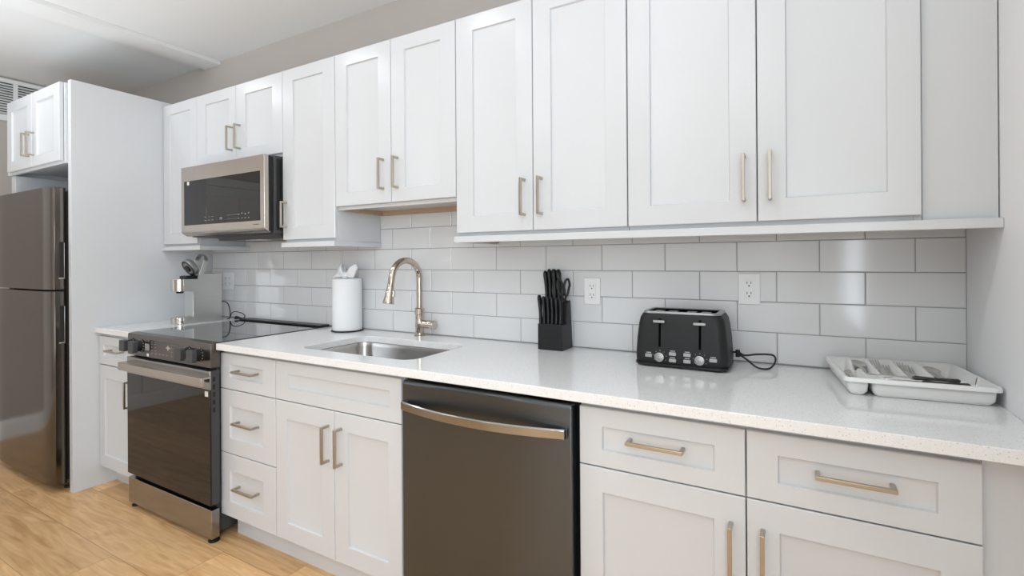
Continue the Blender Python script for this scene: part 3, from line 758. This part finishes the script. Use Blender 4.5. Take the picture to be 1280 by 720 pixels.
# ---------------------------------------------------------------- knife block and knives
def handle_mesh(L, wx, wy, pommel=1.15):
    """knife handle along +z from 0 to L, belly and rounded butt"""
    bm = new(); prof = [(-0.05, 0.80), (0.0, 0.95), (0.08, 1.0), (0.25, 0.86), (0.45, 0.92), (0.65, 1.02), (0.85, pommel), (0.94, 1.0), (0.985, 0.65), (1.0, 0.2)]
    loops = []
    for s, k in prof:
        bend = 0.0045*math.sin(s*PI)
        loops.append([(wx*k*math.cos(2*PI*i/14), wy*k*math.sin(2*PI*i/14) + bend, s*L) for i in range(14)])
    return loft(bm, loops)
def knives():
    bx0, bx1 = 1.8755, 1.9870
    t = thing('knife_block', 'black two-tier knife block standing on the worktop by the backsplash', 'knife block', ((bx0+bx1)/2, -0.06, ZT))
    bm = new(); prism(bm, [(-0.1165, ZT+0.0005), (-0.1165, 1.0215), (-0.076, 1.0195), (-0.066, 1.106), (-0.030, 1.1155), (-0.008, ZT+0.0005)], 'x', bx0, bx1)
    obj('block', bm, KNIFEB, t, bevel=0.002, angle=0.5)
    bm = new()
    for k in range(6): box(bm, 1.8845+k*0.0178-0.0016, 1.8845+k*0.0178+0.0016, -0.104, -0.084, 1.0205, 1.0222)
    obj('slots', bm, SLOT, t)
    names = ['leftmost of the six short black steak knives in the front tier of the knife block', 'second from the left of the six short black steak knives in the front tier',
             'third from the left of the six short black steak knives in the front tier', 'fourth from the left of the six short black steak knives in the front tier',
             'fifth from the left of the six short black steak knives in the front tier', 'rightmost of the six short black steak knives in the front tier']
    def knife(label, x, y, z, L, wx, wy, tilt, cat, group, roll=0.0, name='steak_knife'):
        r = thing(name, label, cat, (x, y, z), 0, group)
        r.rotation_euler = (-tilt, roll, 0)
        obj('handle', handle_mesh(L, wx, wy), BLACKM, r, local=True, angle=1.0)
        bm = new(); box(bm, -0.0009, 0.0009, -wy*0.7, wy*0.7, -0.012, 0.001); obj('blade', bm, CUTL, r, local=True)
        return r
    for k in range(6):
        knife(names[k], 1.8795+k*0.0182, -0.096, 1.0235, 0.112 - 0.0015*k + (0.004 if k == 0 else 0), 0.0074, 0.0112, 0.04, 'knife', 'steak knives in the front tier', roll=-0.085+0.014*k)
    big = [('leftmost black knife handle in the back tier of the knife block', 1.8860, 0.128, 0.0088, 0.0135), ('second from the left of the tall black knife handles in the back tier', 1.9035, 0.136, 0.0078, 0.0125),
           ('third from the left of the tall black knife handles in the back tier, the widest', 1.9240, 0.136, 0.0104, 0.0145), ('tall black knife handle in the back tier just left of the scissors', 1.9440, 0.135, 0.0088, 0.013)]
    for lab, x, L, wx, wy in big:
        knife(lab, x, -0.046, 1.1120, L, wx, wy, 0.03, 'knife', 'tall knives in the back tier', roll=-0.06+0.03*(x-1.93)/0.02*0.3, name='kitchen_knife')
    # scissors: two loop handles
    s = thing('kitchen_scissors', 'black-handled kitchen scissors in the back tier of the knife block, right end', 'scissors', (1.9680, -0.052, 1.112))
    def loop(sx, ang, h):
        pts = []
        for k in range(25):
            a = 2*PI*k/24; q = Vector((0.0085*math.cos(a)*(1.2 if math.sin(a) > 0 else 0.85), 0.006*math.cos(a), 0.058 + 0.036*math.sin(a)))
            pts.append(Matrix.Rotation(ang, 3, 'Y') @ q + Vector((sx, 0, 0)))
        bm = new(); sweep(bm, pts, 0.0050, n=8, caps=False, up=(0, 1, 0))
        sweep(bm, [(sx*0.2, 0, -0.004), Matrix.Rotation(ang, 3, 'Y') @ Vector((0, 0, 0.026)) + Vector((sx, 0, 0))], [0.005, 0.0045], n=8)
        obj('loop_handle', bm, BLACKM, s, local=True, angle=1.0)
    loop(-0.006, -0.20, 0.09); loop(0.006, 0.10, 0.10)
    bm = new(); box(bm, -0.006, 0.006, -0.001, 0.001, -0.012, 0.0); obj('blade', bm, CUTL, s, local=True)
knives()

# ---------------------------------------------------------------- toaster
def toaster():
    cx, cy = 2.4690, -0.1360
    t = thing('toaster', 'matte black four-slice toaster with chrome dials on the worktop', 'toaster', (cx, cy, ZT))
    def lp(hw, hd, r, z, dy=0): return [(cx+x, cy+y+dy, z) for x, y in rrect(-hw, hw, -hd, hd, r, 6)]
    z0 = ZT + 0.007
    bm = new(); loft(bm, [lp(0.145, 0.094, 0.03, z0), lp(0.1515, 0.1005, 0.034, z0+0.006), lp(0.153, 0.1015, 0.034, z0+0.03), lp(0.149, 0.098, 0.032, z0+0.09), lp(0.1435, 0.0935, 0.032, z0+0.140),
                          lp(0.139, 0.0900, 0.032, z0+0.162), lp(0.132, 0.0850, 0.030, z0+0.174), lp(0.126, 0.0800, 0.028, z0+0.179)])
    obj('shell', bm, TOASTB, t, angle=0.9)
    obj('base_plate', loft(new(), [lp(0.150, 0.099, 0.032, z0-0.004), lp(0.1545, 0.103, 0.034, z0+0.001), lp(0.1545, 0.103, 0.034, z0+0.007), lp(0.150, 0.099, 0.032, z0+0.009)]), BLACKM, t)
    for fx in (-0.11, 0.11):
        for fy in (-0.07, 0.07):
            bm = new(); cyl(bm, (cx+fx, cy+fy, ZT), (cx+fx, cy+fy, z0), 0.012, n=16); obj('foot', bm, RUBBER, t)
    # top trim: grey ring with a black well and four toast slots
    zt = z0 + 0.1785
    top = obj('top_trim', loft(new(), [lp(0.128, 0.082, 0.028, zt-0.004), lp(0.130, 0.0835, 0.028, zt), lp(0.127, 0.081, 0.027, zt+0.005), lp(0.113, 0.069, 0.004, zt+0.0055), lp(0.113, 0.069, 0.004, zt+0.0012)]), GREYP, t)
    obj('well', loft(new(), [lp(0.1128, 0.0688, 0.004, zt+0.0014), lp(0.1128, 0.0688, 0.004, zt+0.0022)]), VOID, top)
    for sx in (-0.078, -0.031, 0.031, 0.078):
        bm = new(); box(bm, cx+sx-0.0165, cx+sx+0.0165, cy-0.052, cy+0.05, zt+0.0023, zt+0.0026); sl = obj('slot', bm, VOID, top)
        bm = new()
        for k in range(3): box(bm, cx+sx-0.0150, cx+sx+0.0150, cy-0.047+k*0.014, cy-0.041+k*0.014, zt+0.0027, zt+0.0036)
        for a in (-0.015, 0.0, 0.013): box(bm, cx+sx+a, cx+sx+a+0.002, cy-0.048, cy-0.012, zt+0.0027, zt+0.0038)
        obj('wire_guide', bm, SATIN, sl)
    # the front face slopes back slightly
    def fy(z):
        pts = [(z0+0.03, -0.1015), (z0+0.09, -0.098), (z0+0.140, -0.0935), (z0+0.162, -0.090)]
        if z <= pts[0][0]: return cy - 0.1015
        for (a, b), (c, d) in zip(pts, pts[1:]):
            if z <= c: return cy + b + (d-b)*(z-a)/(c-a)
        return cy + pts[-1][1]
    for lx, lz in ((2.4045, 1.0725), (2.5365, 1.0705)):
        bm = new(); n = 6; za, zb = 0.985, 1.082
        loops = []
        for k in range(n+1):
            z = za + (zb-za)*k/n; y = fy(z); loops.append([(lx-0.0036, y-0.0006, z), (lx+0.0036, y-0.0006, z), (lx+0.0036, y+0.004, z), (lx-0.0036, y+0.004, z)])
        loft(bm, loops); obj('lever_slot', bm, VOID, t)
        y = fy(lz)
        lv = obj('lever', B(lx-0.0195, lx+0.0195, y-0.018, y-0.012, lz-0.0045, lz+0.0045), SATIN, t, bevel=0.0015)
        obj('lever_stem', B(lx-0.0022, lx+0.0022, y-0.0125, y+0.002, lz-0.004, lz+0.004), BLACKM, lv)
    for kx in (2.4065, 2.5370):
        kz = 0.9515; y = fy(kz)
        bm = new(); lathe(bm, [(0, -0.002), (0.0165, -0.002), (0.0165, 0.012), (0.0155, 0.0145), (0.0125, 0.0155), (0.0115, 0.0145), (0.009, 0.0150), (0, 0.016)], (kx, y, kz), 32, (0, -1, 0)); obj('dial', bm, SATIN, t, angle=0.5)
        bm = new()
        for k in range(7):
            a = math.radians(-30 + 40*k); p = (kx+0.0215*math.cos(a), kz+0.0215*math.sin(a)); box(bm, p[0]-0.0008, p[0]+0.0008, y-0.0008, y+0.001, p[1]-0.0008, p[1]+0.0008)
        obj('dial_marks', bm, MARK, t)
    for bx, bz in ((2.3680, 0.9535), (2.4485, 0.9640), (2.4485, 0.9420), (2.4962, 0.9645), (2.4962, 0.9430), (2.5780, 0.9540)):
        y = fy(bz)
        bm = new(); prism(bm, [(bx+a, bz+b) for a, b in rrect(-0.0118, 0.0118, -0.0058, 0.0058, 0.002, 3)], 'y', y-0.0045, y+0.002); b = obj('button', bm, SATIN, t, bevel=0.0008)
        bm = new(); rnd = random.Random(int(bx*1e4+bz*1e3))
        for k in range(6): box(bm, bx-0.0078+k*0.0027, bx-0.0078+k*0.0027+0.0019, y-0.0009, y+0.0005, bz+0.0085, bz+0.0085+0.0022)
        obj('button_caption', bm, MARK, b)
    # cord: bundled plug loop at the right side
    bm = new(); zt_ = 0.9195
    pts = curve_pts([(2.600, -0.075, 0.960), (2.640, -0.070, 0.957), (2.660, -0.085, 0.952), (2.700, -0.060, 0.955), (2.745, -0.040, 0.952), (2.752, -0.070, 0.935), (2.735, -0.110, 0.9185), (2.700, -0.115, 0.920), (2.668, -0.100, 0.940), (2.640, -0.085, 0.956)], 8)
    sweep(bm, pts, 0.0032, n=8); c = obj('cord', bm, RUBBER, t, angle=2)
    bm = new(); cyl(bm, (2.637, -0.078, 0.944), (2.637, -0.078, 0.968), 0.0075, n=10); obj('cord_tie', bm, RUBBER, c)
toaster()

# ---------------------------------------------------------------- coffee machine
def coffee():
    x0, x1 = -0.490, -0.390; xm = (x0+x1)/2
    t = thing('coffee_machine', 'silver pod coffee machine with its lever open on the counter left of the range', 'coffee maker', (xm, -0.25, ZT))
    zb = ZT + 0.0008
    bm = new(); prism(bm, [(-0.345, zb), (-0.345, 0.952), (-0.290, 0.952), (-0.290, 1.110), (-0.345, 1.110), (-0.345, 1.184), (-0.240, 1.184), (-0.240, 1.2155), (-0.115, 1.2155), (-0.115, zb)], 'x', x0, x1)
    obj('body', bm, SILVER, t, bevel=0.002, angle=0.5)
    def nose(z0, z1, inset=0.0):
        r = (x1-x0)/2 - inset
        poly = [(xm + r*math.cos(a), -0.3455 - r*math.sin(a)*0.8) for a in [PI*k/20 for k in range(21)]]
        return prism(new(), poly, 'z', z0, z1)
    obj('brew_head_nose', nose(1.110, 1.184), CHROME, t, bevel=0.002)
    obj('drip_tray', nose(zb, 0.952), CHROME, t, bevel=0.002)
    bm = new(); box(bm, x0+0.008, x1-0.008, -0.343, -0.293, 0.952, 0.955); obj('drip_grid', bm, SILVER, t)
    bm = new(); cyl(bm, (xm, -0.34, 1.098), (xm, -0.34, 1.111), 0.018, 0.022, 16); obj('spout', bm, BLACKM, t)
    # open lid: dark underside facing forward
    n = Vector((0, -0.86, -0.50)).normalized(); c = Vector((xm, -0.292, 1.247)); r = 0.054
    lid = thing_part('lid', t)
    bm = new(); lathe(bm, [(r*0.90, 0.0), (r*0.98, 0.0), (r, -0.004), (r, -0.022), (r*0.9, -0.032), (0.0, -0.036)], c, 36, n); obj('lid_shell', bm, GREYP, lid, angle=0.5)
    bm = new(); lathe(bm, [(0.0, -0.012), (r*0.90, -0.010), (r*0.93, 0.0015), (r*0.74, 0.0015), (r*0.70, -0.006), (0.022, -0.008), (0.020, 0.010), (0.0, 0.012)], c, 28, n); obj('pod_clamp', bm, BLACKM, lid, angle=0.5)
    bm = new(); box(bm, x0+0.012, x1-0.012, -0.325, -0.246, 1.184, 1.204); obj('pod_tray', bm, BLACKM, t, bevel=0.006)
    # flat lever strap
    pts = [(x1+0.001, -0.250, 1.192), (x1+0.001, -0.232, 1.240), (x1+0.001, -0.215, 1.288)]
    pts += [(xm + (0.051)*math.cos(a), -0.215 + 0.006*math.sin(a), 1.288 + 0.046*math.sin(a)) for a in [PI*k/14 for k in range(1, 14)]]
    pts += [(x0-0.001, -0.215, 1.288), (x0-0.001, -0.232, 1.240), (x0-0.001, -0.250, 1.192)]
    loops = []
    P = [Vector(p) for p in pts]
    for i, p in enumerate(P):
        d = (P[min(i+1, len(P)-1)] - P[max(i-1, 0)]).normalized(); wv = Vector((0, 0.94, -0.34)); wv = (wv - d*wv.dot(d)).normalized(); nv = d.cross(wv).normalized()
        loops.append([p + wv*0.0125*a + nv*0.002*b for a, b in ((1, 1), (-1, 1), (-1, -1), (1, -1))])
    bm = new(); loft(bm, loops); obj('lever', bm, SILVER, t, angle=0.7, bevel=0.0008)
    for xx in (x0-0.0035, x1+0.0005):
        bm = new(); cyl(bm, (xx, -0.252, 1.192), (xx+0.003, -0.252, 1.192), 0.0125, n=20); obj('pivot', bm, SILVER, t)
    # mains cord behind the machine, plug lying on the counter
    bm = new(); sweep(bm, curve_pts([(-0.400, -0.113, 1.035), (-0.380, -0.085, 1.02), (-0.366, -0.078, 0.97), (-0.366, -0.08, 0.925), (-0.385, -0.085, 0.919)], 6), 0.0034, n=8)
    sweep(bm, curve_pts([(-0.366, -0.078, 0.925), (-0.360, -0.070, 0.955), (-0.335, -0.058, 0.965), (-0.300, -0.035, 0.952), (-0.287, -0.028, 0.935), (-0.292, -0.035, 0.922), (-0.310, -0.045, 0.922)], 6), 0.0028, n=8)
    cd_ = obj('cord', bm, RUBBER, t, angle=2)
    bm = new(); sweep(bm, [(-0.338, -0.058, 0.926), (-0.325, -0.053, 0.926), (-0.305, -0.045, 0.923)], [0.012, 0.010, 0.004], n=10); obj('plug', bm, RUBBER, cd_)
coffee()

# ---------------------------------------------------------------- cutlery tray
def tray():
    W_, D_, H_ = 0.322, 0.312, 0.050
    ang = math.radians(5.5)
    root = thing('cutlery_tray', 'white plastic cutlery tray on the worktop against the white wall', 'cutlery tray', (2.933, -0.352, ZT+0.0006), ang)
    # local: u = x across, v = y back, z up.  One shell: outer skin, rim and the sunken compartments
    a = 0.056; f = 0.120
    def top(u, v):
        """height of the walls between the compartments: rim height outside, low and wavy inside"""
        eu = min(u, W_-u, v, D_-v); h = H_-0.001
        if eu < 0.006: return h
        if v > f-0.006 and abs(v-f) < 0.007 and u > a: return h - 0.016 + 0.004*math.sin(u*95)
        if abs(u-a) < 0.007:
            s_ = v/D_; return h - 0.022*max(0, math.sin(PI*min(1, max(0, (s_-0.42)/0.5))))**1.5 - 0.003*(s_ < 0.42)
        s_ = (v-f)/(D_-f)
        return h - 0.016*(1-s_)**1.2
    def bowl(bm, u0, u1, v0, v1, ri=0.010, sl=0.006):
        """open rounded compartment between its wall tops and the tray floor"""
        def path(d, r):
            out = []; P = rrect(u0+d, u1-d, v0+d, v1-d, max(r, 0.003), 4)
            for i, p in enumerate(P):
                q = P[(i+1) % len(P)]; n = max(1, int(math.hypot(q[0]-p[0], q[1]-p[1])/0.012))
                if math.hypot(q[0]-p[0], q[1]-p[1]) < 0.012: n = 1
                out.append((p, q, n))
            return out
        P0 = path(0.0, ri); segs = [n for _, _, n in P0]
        def lp(d, r, zf):
            P = rrect(u0+d, u1-d, v0+d, v1-d, max(r, 0.003), 4); o = []
            for i, n in enumerate(segs):
                p, q = P[i], P[(i+1) % len(P)]
                for k in range(n):
                    x, y = p[0]+(q[0]-p[0])*k/n, p[1]+(q[1]-p[1])*k/n; o.append((x, y, zf(x, y)))
            return o
        loft(bm, [lp(0.0, ri, top), lp(sl*0.6, ri, lambda x, y: 0.012), lp(sl+0.004, ri, lambda x, y: 0.0026), lp(sl+0.006, ri, lambda x, y: 0.0008)], False, True)
    bm = new()
    cells = [(0.0, a, 0.0, D_), (a, W_, 0.0, f)]
    us = [a, 0.105, 0.168, 0.230, W_]
    cells += [(us[i], us[i+1], f, D_) for i in range(4)]
    for u0, u1, v0, v1 in cells: bowl(bm, u0+0.003, u1-0.003, v0+0.003, v1-0.003)
    sh = obj('compartments', bm, PLASTW, root, local=True, angle=0.8)
    m = sh.modifiers.new('thick', 'SOLIDIFY'); m.thickness = 0.0016; m.offset = 0
    # rolled outer rim
    bm = new()
    def lp(d, r, z): return [(x, y, z) for x, y in rrect(-d, W_+d, -d, D_+d, r, 6)]
    loft(bm, [lp(-0.0030, 0.012, H_-0.002), lp(0.001, 0.015, H_), lp(0.005, 0.018, H_-0.001), lp(0.0065, 0.019, H_-0.005), lp(0.0065, 0.019, H_-0.012), lp(0.0045, 0.018, H_-0.012), lp(0.002, 0.016, H_-0.004), lp(-0.003, 0.012, H_-0.0045)], False, False)
    bmr = bm; bm.verts.ensure_lookup_table(); n = 28
    for i in range(n): bm.faces.new((bm.verts[i], bm.verts[(i+1) % n], bm.verts[7*n+(i+1) % n], bm.verts[7*n+i]))
    obj('rim', bm, PLASTW, root, local=True, angle=0.8)
    # divider tops
    bm = new()
    def ridge(p, q):
        n = 36; loops = []
        p, q = Vector(p), Vector(q); d = (q-p).normalized(); s = Vector((-d.y, d.x, 0))*0.0034
        for i in range(n+1):
            c = p.lerp(q, i/n); z = top(c.x, c.y) + 0.0005
            loops.append([c + s*a_ + Vector((0, 0, z_)) for a_, z_ in ((-1, z-0.008), (-1, z-0.001), (-0.4, z), (0.4, z), (1, z-0.001), (1, z-0.008))])
        loft(bm, loops)
    ridge((a, 0.0, 0), (a, D_, 0))
    ridge((a, f, 0), (W_, f, 0))
    for u in us[1:4]: ridge((u, f, 0), (u, D_, 0))
    obj('dividers', bm, PLASTW, root, local=True, angle=0.8)
    MW = ORIG[root]
    def place(u, v, z, rz): 
        p = MW @ Vector((u, v, z)); return p, ang + rz
    def spoon(label, u, v, z, tilt, rz=0.0, L=0.19, name='spoon', wb=0.021):
        p, r = place(u, v, z, rz)
        o = thing(name, label, 'cutlery', p, r, 'cutlery in the tray'); o.rotation_euler = (tilt, 0, r)
        bm = new(); n = 14; loops = []
        # bowl as an oval shallow shell at +y end
        nu, nv = 8, 20; rings = []
        c = bm.verts.new((0, L-0.030, -0.006))
        for i in range(1, nu+1):
            s = i/nu; ring = []
            for k in range(nv):
                th = 2*PI*k/nv; egg = 1 + 0.12*math.sin(th)
                ring.append(bm.verts.new((wb*s*math.cos(th)*(1-0.12*math.sin(th)), L-0.030 + 0.032*s*math.sin(th), -0.006*(1-s*s))))
            rings.append(ring)
        for k in range(nv): bm.faces.new((c, rings[0][k], rings[0][(k+1) % nv]))
        for a_, b_ in zip(rings, rings[1:]):
            for k in range(nv): bm.faces.new((a_[k], a_[(k+1) % nv], b_[(k+1) % nv], b_[k]))
        b = obj('bowl', bm, CUTL, o, local=True, angle=1.5); m = b.modifiers.new('thick', 'SOLIDIFY'); m.thickness = 0.0012
        bm = new(); sweep(bm, [(0, 0, 0.001), (0, 0.01, 0.001), (0, 0.06, 0.002), (0, L-0.075, 0.004), (0, L-0.060, 0.001)], [0.006, 0.009, 0.006, 0.0035, 0.005], 0.0012, n=8, up=(0, 0, 1)); obj('stem', bm, CUTL, o, local=True, angle=1.5)
    def fork(label, u, v, z, tilt, rz=0.0, L=0.19):
        p, r = place(u, v, z, rz)
        o = thing('fork', label, 'cutlery', p, r, 'cutlery in the tray'); o.rotation_euler = (tilt, 0, r)
        bm = new(); sweep(bm, [(0, 0, 0.001), (0, 0.01, 0.001), (0, 0.06, 0.002), (0, L-0.085, 0.004), (0, L-0.066, 0.0), (0, L-0.052, -0.002)], [0.006, 0.009, 0.006, 0.0035, 0.010, 0.0125], 0.0011, n=8, up=(0, 0, 1)); obj('stem', bm, CUTL, o, local=True, angle=1.5)
        for k in range(4):
            x = -0.0105 + 0.007*k
            bm = new(); sweep(bm, [(x, L-0.056, -0.002), (x, L-0.035, 0.000), (x, L-0.012, 0.004), (x, L, 0.0075)], [0.0023, 0.0021, 0.0018, 0.0010], 0.0010, n=6, up=(0, 0, 1)); obj('tine', bm, CUTL, o, local=True, angle=1.5)
    def knife(label, u, v, z, rz, L=0.225, dark=True, tilt=0.0):
        p, r = place(u, v, z, rz)
        o = thing('table_knife', label, 'cutlery', p, r, 'cutlery in the tray'); o.rotation_euler = (tilt, 0, r)
        bm = new(); sweep(bm, [(0, 0, 0), (0, 0.004, 0), (0, 0.02, 0), (0, 0.055, 0), (0, 0.095, 0), (0, 0.102, 0)], [0.004, 0.0075, 0.0070, 0.0052, 0.0068, 0.004], [0.003, 0.0055, 0.005, 0.004, 0.006, 0.003], n=10, up=(0, 0, 1)); obj('handle', bm, CUTD if dark else CUTL, o, local=True, angle=1.5)
        bm = new(); prism(bm, [(-0.005, 0.098), (0.006, 0.098), (0.0085, 0.15), (0.0075, L-0.01), (0.0, L), (-0.005, L-0.02)], 'z', -0.0008, 0.0008); obj('blade', bm, CUTL, o, local=True)
    U = [(us[i]+us[i+1])/2 for i in range(4)]
    v0 = f + 0.012; LL = 0.168
    spoon('upper large spoon in the compartment next to the long side compartment of the tray', U[0]-0.001, v0, 0.0190, 0.150, 0.03, LL)
    spoon('lower large spoon in the compartment next to the long side compartment of the tray', U[0]+0.003, v0, 0.0110, 0.085, -0.02, LL, wb=0.0165)
    fork('upper fork of the pair in the second back compartment of the tray', U[1]-0.008, v0, 0.0190, 0.145, 0.03, LL)
    fork('lower fork of the pair in the second back compartment of the tray', U[1]+0.008, v0, 0.0110, 0.105, -0.04, LL)
    fork('top fork of three in the third back compartment of the tray', U[2]-0.008, v0, 0.0210, 0.100, 0.03, LL)
    fork('middle fork of three in the third back compartment of the tray', U[2]+0.001, v0, 0.0155, 0.092, -0.01, LL)
    fork('bottom fork of three in the third back compartment of the tray', U[2]+0.010, v0, 0.0105, 0.085, -0.05, LL)
    spoon('upper spoon in the back compartment of the tray nearest the white wall', U[3]-0.008, v0, 0.0190, 0.110, 0.05, LL)
    spoon('lower spoon in the back compartment of the tray nearest the white wall', U[3]-0.020, v0, 0.0110, 0.070, -0.03, LL)
    knife('steel table knife lying lengthwise in the long side compartment of the tray', a/2-0.006, 0.050, 0.0150, 0.03, 0.225, False, 0.06)
    spoon('small spoon lying in the long side compartment of the tray', a/2+0.010, 0.075, 0.0105, 0.075, -0.03, 0.16, 'teaspoon', 0.014)
    knife('dark-handled table knife on top in the long front compartment of the tray', 0.268, 0.078, 0.0440, PI/2-0.03, 0.205, True, 0.0)
    knife('dark-handled table knife underneath in the long front compartment of the tray', 0.282, 0.058, 0.0385, PI/2+0.02, 0.205, True, 0.0)
tray()
